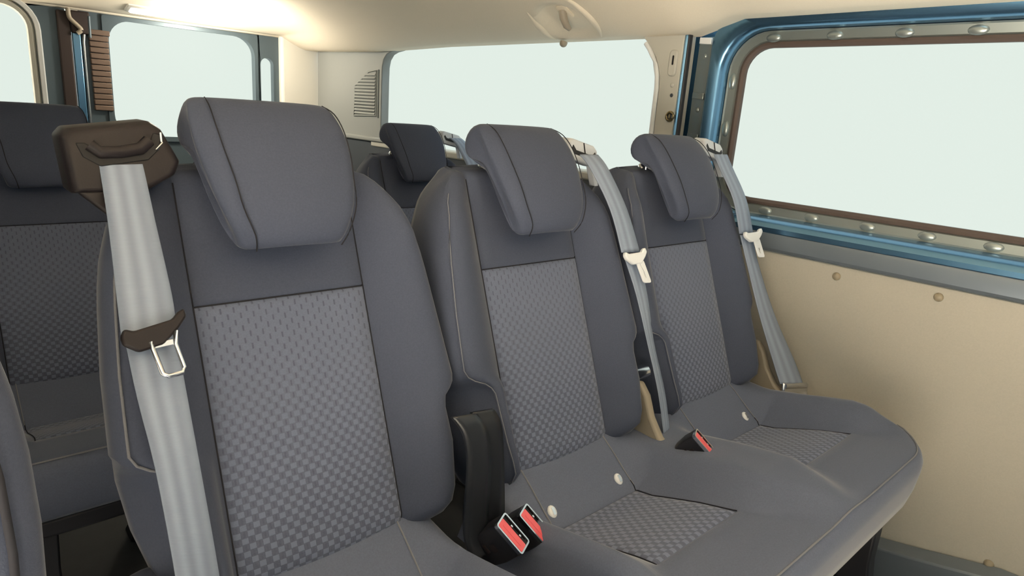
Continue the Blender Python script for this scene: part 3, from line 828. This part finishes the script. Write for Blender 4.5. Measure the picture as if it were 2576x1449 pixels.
# seat back at the left edge of the picture, close to the door
s0 = empty('folding_seat', (-0.14, 0.50, ZF)); tag(s0, 'seat back whose rounded side enters at the lower left edge', 'seat')
def front_back(d):
    out = []
    for z, hw in ((-0.42, 0.162), (-0.36, 0.167), (-0.30, 0.170), (-0.25, 0.169), (-0.21, 0.165), (-0.17, 0.157), (-0.145, 0.146), (-0.125, 0.128), (-0.115, 0.09)):
        out.append((z, hw))
    return out
rngs = []
for z, hw in [(-0.72, 0.150), (-0.60, 0.158), (-0.50, 0.163)] + front_back(0):
    cx, yc = -0.130, 0.50 + (z + 0.42) * 0.22
    top = sstep(-0.20, -0.115, z)
    th = 0.055 * (1 - 0.55 * top)
    rngs.append([(cx + hw * math.copysign(abs(math.cos(a)) ** 0.45, math.cos(a)), yc + th * math.copysign(abs(math.sin(a)) ** 0.55, math.sin(a)), z) for a in [2 * math.pi * (i + 0.5) / 28 for i in range(28)]])
fb = loft('backrest', rngs, M_FABRIC, s0, sharp=70)
tube('side_seam', [(-0.130 + hw - 0.020, 0.50 + (z + 0.42) * 0.22 - 0.048 * (1 - 0.55 * sstep(-0.20, -0.115, z)), z) for z, hw in [(-0.70, 0.152), (-0.60, 0.158), (-0.50, 0.163)] + front_back(0)[:-1]], 0.003, M_SEAM, fb, n=6)
loft('cushion', [[(-0.130 + sx * 0.15, y, z) for sx, z in ((-1, -0.72), (-1, -0.62), (1, -0.62), (1, -0.72))] for y in (0.48, 0.30, 0.12)], M_FABRIC, s0, bevel=0.025, segs=4)
loft('pedestal', [[(-0.130 + sx * w, 0.34 + sy * 0.12, z) for sx, sy in ((-1, -1), (1, -1), (1, 1), (-1, 1))] for z, w in ((-0.70, 0.10), (-0.85, 0.08), (ZF, 0.11))], M_BLACK, s0, bevel=0.008)

# ------------------------------------------------------------------ belt housings, belts, buckles
BIGP = [(-0.050, 0.026), (-0.042, 0.034), (0.036, 0.040), (0.047, 0.031), (0.060, -0.004), (0.052, -0.018), (0.018, -0.034), (-0.050, -0.030)]
SMALLP = [(-0.040, 0.014), (-0.030, 0.022), (0.030, 0.022), (0.040, 0.014), (0.040, -0.010), (0.034, -0.018), (-0.034, -0.018), (-0.040, -0.010)]
def housing(name, c, mir, parent, mat, tilt=0.0, big=True):
    """moulded shoulder guide; c is the centre of its front face"""
    poly = BIGP if big else SMALLP
    def f(a, b, d):
        a *= mir
        a2 = a * math.cos(tilt) - b * math.sin(tilt); b2 = a * math.sin(tilt) + b * math.cos(tilt)
        return (c[0] + a2, c[1] + d + b2 * 0.30, c[2] + b2)
    def sc(p, k): return [(a * k, b * k) for a, b in p]
    rr = [[f(a, b, d) for a, b in sc(poly, k)] for k, d in (((0.86, 0.0), (0.96, 0.004), (1.0, 0.012), (1.0, 0.050), (0.90, 0.075)) if big else ((0.9, 0.0), (1.0, 0.004), (1.0, 0.03), (0.85, 0.04)))]
    h = loft(name, rr, mat, parent, bevel=0.003, segs=3, sharp=50)
    if big:
        # lower wedge that carries the guide on the seat shoulder
        loft('guide_foot', [[f(a, b, d) for a, b in [(-0.047, -0.026), (0.012, -0.030), (0.000, -0.066), (-0.007, -0.070)]] for d in (0.004, 0.060)], M_BROWN, h, bevel=0.004, segs=3)
        slot = [(-0.038, 0.020), (-0.034, 0.006), (-0.020, -0.004), (0.026, 0.000), (0.038, 0.010), (0.044, 0.026), (0.036, 0.028), (0.030, 0.018), (-0.022, 0.014), (-0.030, 0.020)]
        prism('belt_slot', slot, f, -0.0012, 0.010, M_SLOT, h, bevel=0.001)
        tube('slot_lip', [f(a, b, -0.0015) for a, b in ((-0.026, 0.018), (-0.018, 0.010), (0.0, 0.0095), (0.020, 0.012), (0.030, 0.020))], 0.0065, mat, h, n=10)
        tube('slot_edge', [f(a, b, -0.002) for a, b in ((0.036, 0.010), (0.042, 0.018), (0.043, 0.028))], 0.0016, M_CHROME, h, n=6)
    else:
        prism('belt_slot', [(-0.033, 0.004), (-0.026, -0.006), (0.026, -0.006), (0.033, 0.004), (0.030, 0.010), (0.022, 0.002), (-0.022, 0.002), (-0.030, 0.010)], f, -0.001, 0.006, M_SLOT, h)
        box_c = f(0.0, 0.010, -0.001)
        obox('guide_split', box_c, (0.0007, 0, 0), (0, 0.001, 0), (0, 0.003, 0.010), M_SLOT, h)
        for sx in (-1, 1):
            obox('guide_arm', f(sx * 0.036, -0.030, 0.012), (0.005, 0, 0), (0, 0.008, 0), (0, 0.008, 0.022), mat, h, bevel=0.002)
    return h

hs1 = housing('belt_guide', (0.167, 0.795, -0.076), 1, s1, M_BROWN, 0.06)
hs2 = housing('belt_guide', (0.945, 0.838, -0.060), -1, s2, M_GUIDE, -0.22, False)
hs3 = housing('belt_guide', (1.392, 0.834, -0.046), -1, s2, M_GUIDE, -0.22, False)

def tongue(root, c, right, down, nrm, grip_mat, plate_mat, gw, loop=True):
    """latch plate: plastic grip across the belt with a metal tongue below it"""
    c = Vector(c); r = Vector(right).normalized(); d = Vector(down).normalized(); n = Vector(nrm).normalized()
    poly = [(-gw, 0.004), (-gw * 0.96, 0.012), (-gw * 0.55, 0.022), (0.2 * gw, 0.020), (0.75 * gw, 0.006), (1.05 * gw, -0.004), (1.02 * gw, -0.013), (0.80 * gw, -0.010), (0.60 * gw, -0.004), (-0.6 * gw, 0.0), (-0.85 * gw, -0.004)]
    f = lambda a, b, dd: c + r * a + d * b + n * dd
    g = prism('latch_grip', poly, f, -0.004, 0.005, grip_mat, root, bevel=0.0025)
    x0, x1, y0, y1 = -0.2 * gw, 0.62 * gw, 0.014, 0.052
    if loop:
        tube('latch_plate', [f(a, b, 0.004 + (0.006 if b > 0.03 else 0)) for a, b in ((x0, y0), (x0 * 0.7, y0 + 0.008), (x0 * 0.2, y1 - 0.004), (x0 * 0.1 + 0.004, y1), (x1 * 0.92, y1), (x1, y1 - 0.005), (x1 * 0.92, y0 + 0.008), (x1, y0 - 0.006))], 0.0026, plate_mat, g, n=8)
        obox('latch_bar', f((x0 + x1) / 2, y0 + 0.005, 0.003), r * (x1 - x0) * 0.36, d * 0.003, n * 0.0012, plate_mat, g, bevel=0.0006)
    else:
        o_ = rrect(x0, x1 * 0.8, 0.012, 0.060, 0.005, 4); h_ = rrect(x0 + 0.009, x1 * 0.8 - 0.009, 0.036, 0.050, 0.0025, 4)
        rr = [[f(a, b, 0.003) for a, b in h_], [f(a, b, 0.003) for a, b in o_], [f(a, b, 0.0) for a, b in o_], [f(a, b, 0.0) for a, b in h_], [f(a, b, 0.003) for a, b in h_]]
        loft('latch_plate', rr, plate_mat, g, caps=(False, False), bevel=0.0006)
    return g

# nearest belt
b1 = empty('seat_belt', (0.165, 0.78, -0.6)); tag(b1, 'wide grey seat belt hanging over the nearest seat, steel loop latch', 'seat belt', 'seat belts')
ribbon('webbing', [(V(0.146, 0.802, -0.066), V(0.185, 0.802, -0.063)), (V(0.146, 0.792, -0.085), V(0.187, 0.792, -0.085)), (V(0.144, 0.765, -0.135), V(0.188, 0.765, -0.137)), (V(0.139, 0.728, -0.205), V(0.190, 0.728, -0.210)), (V(0.137, 0.712, -0.240), V(0.188, 0.712, -0.246))], M_BELT, b1)
ribbon('webbing', [(V(0.140, 0.716, -0.240), V(0.188, 0.716, -0.246)), (V(0.142, 0.690, -0.30), V(0.188, 0.690, -0.305)), (V(0.148, 0.665, -0.372), V(0.190, 0.665, -0.380)), (V(0.153, 0.640, -0.480), V(0.196, 0.640, -0.500)), (V(0.158, 0.630, -0.60), V(0.202, 0.630, -0.62))], M_BELT, b1)
tongue(b1, (0.1645, 0.705, -0.234), (0.98, 0.06, 0.05), (0.02, -0.35, -0.93), EN, M_BROWN, M_CHROME, 0.031)

# middle belt
b2 = empty('seat_belt', (1.0, 0.70, -0.6)); tag(b2, 'grey seat belt between the middle and far headrests, latch plate painted sunlit white', 'seat belt', 'seat belts')
ribbon('webbing', [(V(0.915, 0.822, -0.060), V(0.966, 0.822, -0.060)), (V(0.925, 0.800, -0.085), V(0.975, 0.800, -0.085)), (V(0.950, 0.765, -0.155), V(1.000, 0.765, -0.157)), (V(0.966, 0.740, -0.232), V(1.022, 0.740, -0.236))], M_BELT, b2)
ribbon('webbing', [(V(0.974, 0.742, -0.236), V(1.020, 0.742, -0.24)), (V(0.992, 0.715, -0.31), V(1.028, 0.715, -0.315)), (V(1.000, 0.680, -0.40), V(1.034, 0.690, -0.405)), (V(1.005, 0.645, -0.49), V(1.042, 0.655, -0.50)), (V(1.012, 0.625, -0.57), V(1.040, 0.630, -0.575))], M_BELT, b2)
tongue(b2, (0.997, 0.733, -0.236), (0.96, -0.1, -0.06), (0.28, -0.34, -0.90), EN, M_WHITE, M_WHITE, 0.031, False)  # white colour stands in for sun glare on the latch

# far belt
b3 = empty('seat_belt', (1.44, 0.70, -0.6)); tag(b3, 'grey seat belt beside the far headrest, anchored next to the tan board', 'seat belt', 'seat belts')
ribbon('webbing', [(V(1.360, 0.815, -0.052), V(1.418, 0.815, -0.052)), (V(1.366, 0.800, -0.080), V(1.424, 0.800, -0.080)), (V(1.388, 0.765, -0.150), V(1.448, 0.765, -0.152)), (V(1.404, 0.745, -0.226), V(1.468, 0.745, -0.230))], M_BELT, b3)
ribbon('webbing', [(V(1.412, 0.747, -0.230), V(1.465, 0.747, -0.234)), (V(1.418, 0.715, -0.31), V(1.470, 0.712, -0.315)), (V(1.420, 0.67, -0.41), V(1.480, 0.662, -0.415)), (V(1.424, 0.62, -0.51), V(1.500, 0.605, -0.515)), (V(1.426, 0.598, -0.552), V(1.510, 0.580, -0.565))], M_BELT, b3)
tongue(b3, (1.446, 0.735, -0.226), (0.97, -0.1, -0.05), (0.22, -0.34, -0.90), EN, M_WHITE, M_WHITE, 0.036, False)  # sunlit look of this latch is painted in as white too
obox('anchor_plate', (1.470, 0.580, -0.575), (0.042, -0.010, -0.006), (0.002, 0.004, 0.02), (0, 0.004, 0), M_CHROME, b3, bevel=0.003)
tube('anchor_loop', [(1.432, 0.590, -0.556), (1.510, 0.573, -0.566)], 0.007, M_CHROME, b3)
obox('anchor_bracket', (1.485, 0.575, -0.605), (0.030, -0.006, 0), (0, 0.005, 0), (0, 0.002, 0.022), M_BRACKET, b3, bevel=0.003)

# third-row belt by the far wall
b4 = empty('seat_belt', (1.40, 1.75, -0.6)); tag(b4, 'pale seat belt by the third-row headrest under the quarter window', 'seat belt', 'seat belts')
hs4 = housing('belt_guide', (1.335, 1.765, -0.092), -1, b4, M_GUIDE, -0.2, False)
ribbon('webbing', [(V(1.315, 1.755, -0.085), V(1.365, 1.755, -0.085)), (V(1.33, 1.73, -0.11), V(1.38, 1.73, -0.11)), (V(1.37, 1.70, -0.20), V(1.43, 1.70, -0.20)), (V(1.40, 1.66, -0.32), V(1.46, 1.66, -0.32))], M_BELT, b4)

# buckles
def buckle(label, c, w=0.027, th=0.0145, ln=0.036, stalk=None, tilt=0.0, pressed=True):
    z = V(0.24, -0.775, 0.83).normalized()
    x = V(0.39, -0.61, -0.69); x = (x - z * x.dot(z)).normalized()
    y = z.cross(x).normalized()
    c = Vector(c)
    r = empty('belt_buckle', (c.x, c.y, c.z)); tag(r, label, 'buckle', 'belt buckles')
    f = lambda a, b, d: c + x * a + y * b + z * d
    outline = rrect(-w, w, -th, th, 0.004, 3)
    loft('buckle_body', [[f(a * k, b * k, d) for a, b in outline] for k, d in ((0.72, -ln * 2), (0.85, -ln * 1.7), (1.0, -ln * 0.9), (1.0, -0.004))], M_BLACK, r, sharp=40)
    h_ = rrect(-w + 0.0025, w - 0.0025, -th + 0.0022, th - 0.0022, 0.002, 3)
    rr = [[f(a, b, 0.002) for a, b in h_], [f(a, b, 0.002) for a, b in outline], [f(a, b, -0.005) for a, b in outline], [f(a, b, -0.005) for a, b in h_], [f(a, b, 0.002) for a, b in h_]]
    loft('buckle_frame', rr, M_CHROME, r, caps=(False, False))
    bt = loft('release_button', [[f(a, b * 0.62 - th * 0.30 + dd * 0.0, d) for a, b in h_] for dd, d in ((0, -0.006), (0, 0.0), (0, 0.0025))], M_RED, r, bevel=0.001)
    prism('press_mark', rrect(-w * 0.7, w * 0.7, -th * 0.45, -th * 0.05, 0.002, 3), f, 0.002, 0.0031, M_RED, bt)
    prism('tongue_slot', rrect(-w * 0.78, w * 0.78, th * 0.36, th * 0.72, 0.001, 2), f, -0.006, -0.002, M_SLOT, r)
    for a in (-0.25, 0.4):
        obox('spring_tab', f(w * a, th * 0.55, -0.001), x * 0.002, y * 0.0015, z * 0.002, M_CHROME, r, bevel=0.0005)
    # moulded press emblem on the flat side
    prism('side_rib', rrect(-w * 0.45, w * 0.1, -ln * 1.25, -ln * 1.13, 0.001, 2), lambda a, b, d: f(a, d, b), -th - 0.001, -th + 0.002, M_BROWN, r)
    prism('side_mark', rrect(-w * 0.25, w * 0.25, -ln * 1.0, -ln * 0.72, 0.003, 3), lambda a, b, d: f(a, d, b), -th - 0.001, -th + 0.002, M_BROWN, r)
    if stalk:
        ribbon('stalk', [(Vector(a), Vector(b)) for a, b in stalk], M_BLACK_G, r, thick=0.006)
    return r

buckle('front black buckle with red button between the nearest seat and bench', (0.556, 0.556, -0.556),
       stalk=[(V(0.485, 0.615, -0.385), V(0.520, 0.612, -0.388)), (V(0.498, 0.604, -0.41), V(0.535, 0.602, -0.41)), (V(0.505, 0.60, -0.46), V(0.545, 0.60, -0.46)), (V(0.505, 0.60, -0.55), V(0.547, 0.60, -0.56)), (V(0.512, 0.59, -0.60), V(0.54, 0.585, -0.60))])
buckle('rear black buckle with open red slot lying on the bench edge', (0.604, 0.562, -0.563),
       stalk=[(V(0.535, 0.635, -0.40), V(0.575, 0.635, -0.405)), (V(0.545, 0.63, -0.43), V(0.588, 0.63, -0.435)), (V(0.548, 0.625, -0.50), V(0.595, 0.625, -0.51)), (V(0.548, 0.62, -0.58), V(0.60, 0.62, -0.60))])
buckle('small pink-red buckle sunk between the middle and far cushions', (0.984, 0.526, -0.534), w=0.024, th=0.0125, ln=0.026)
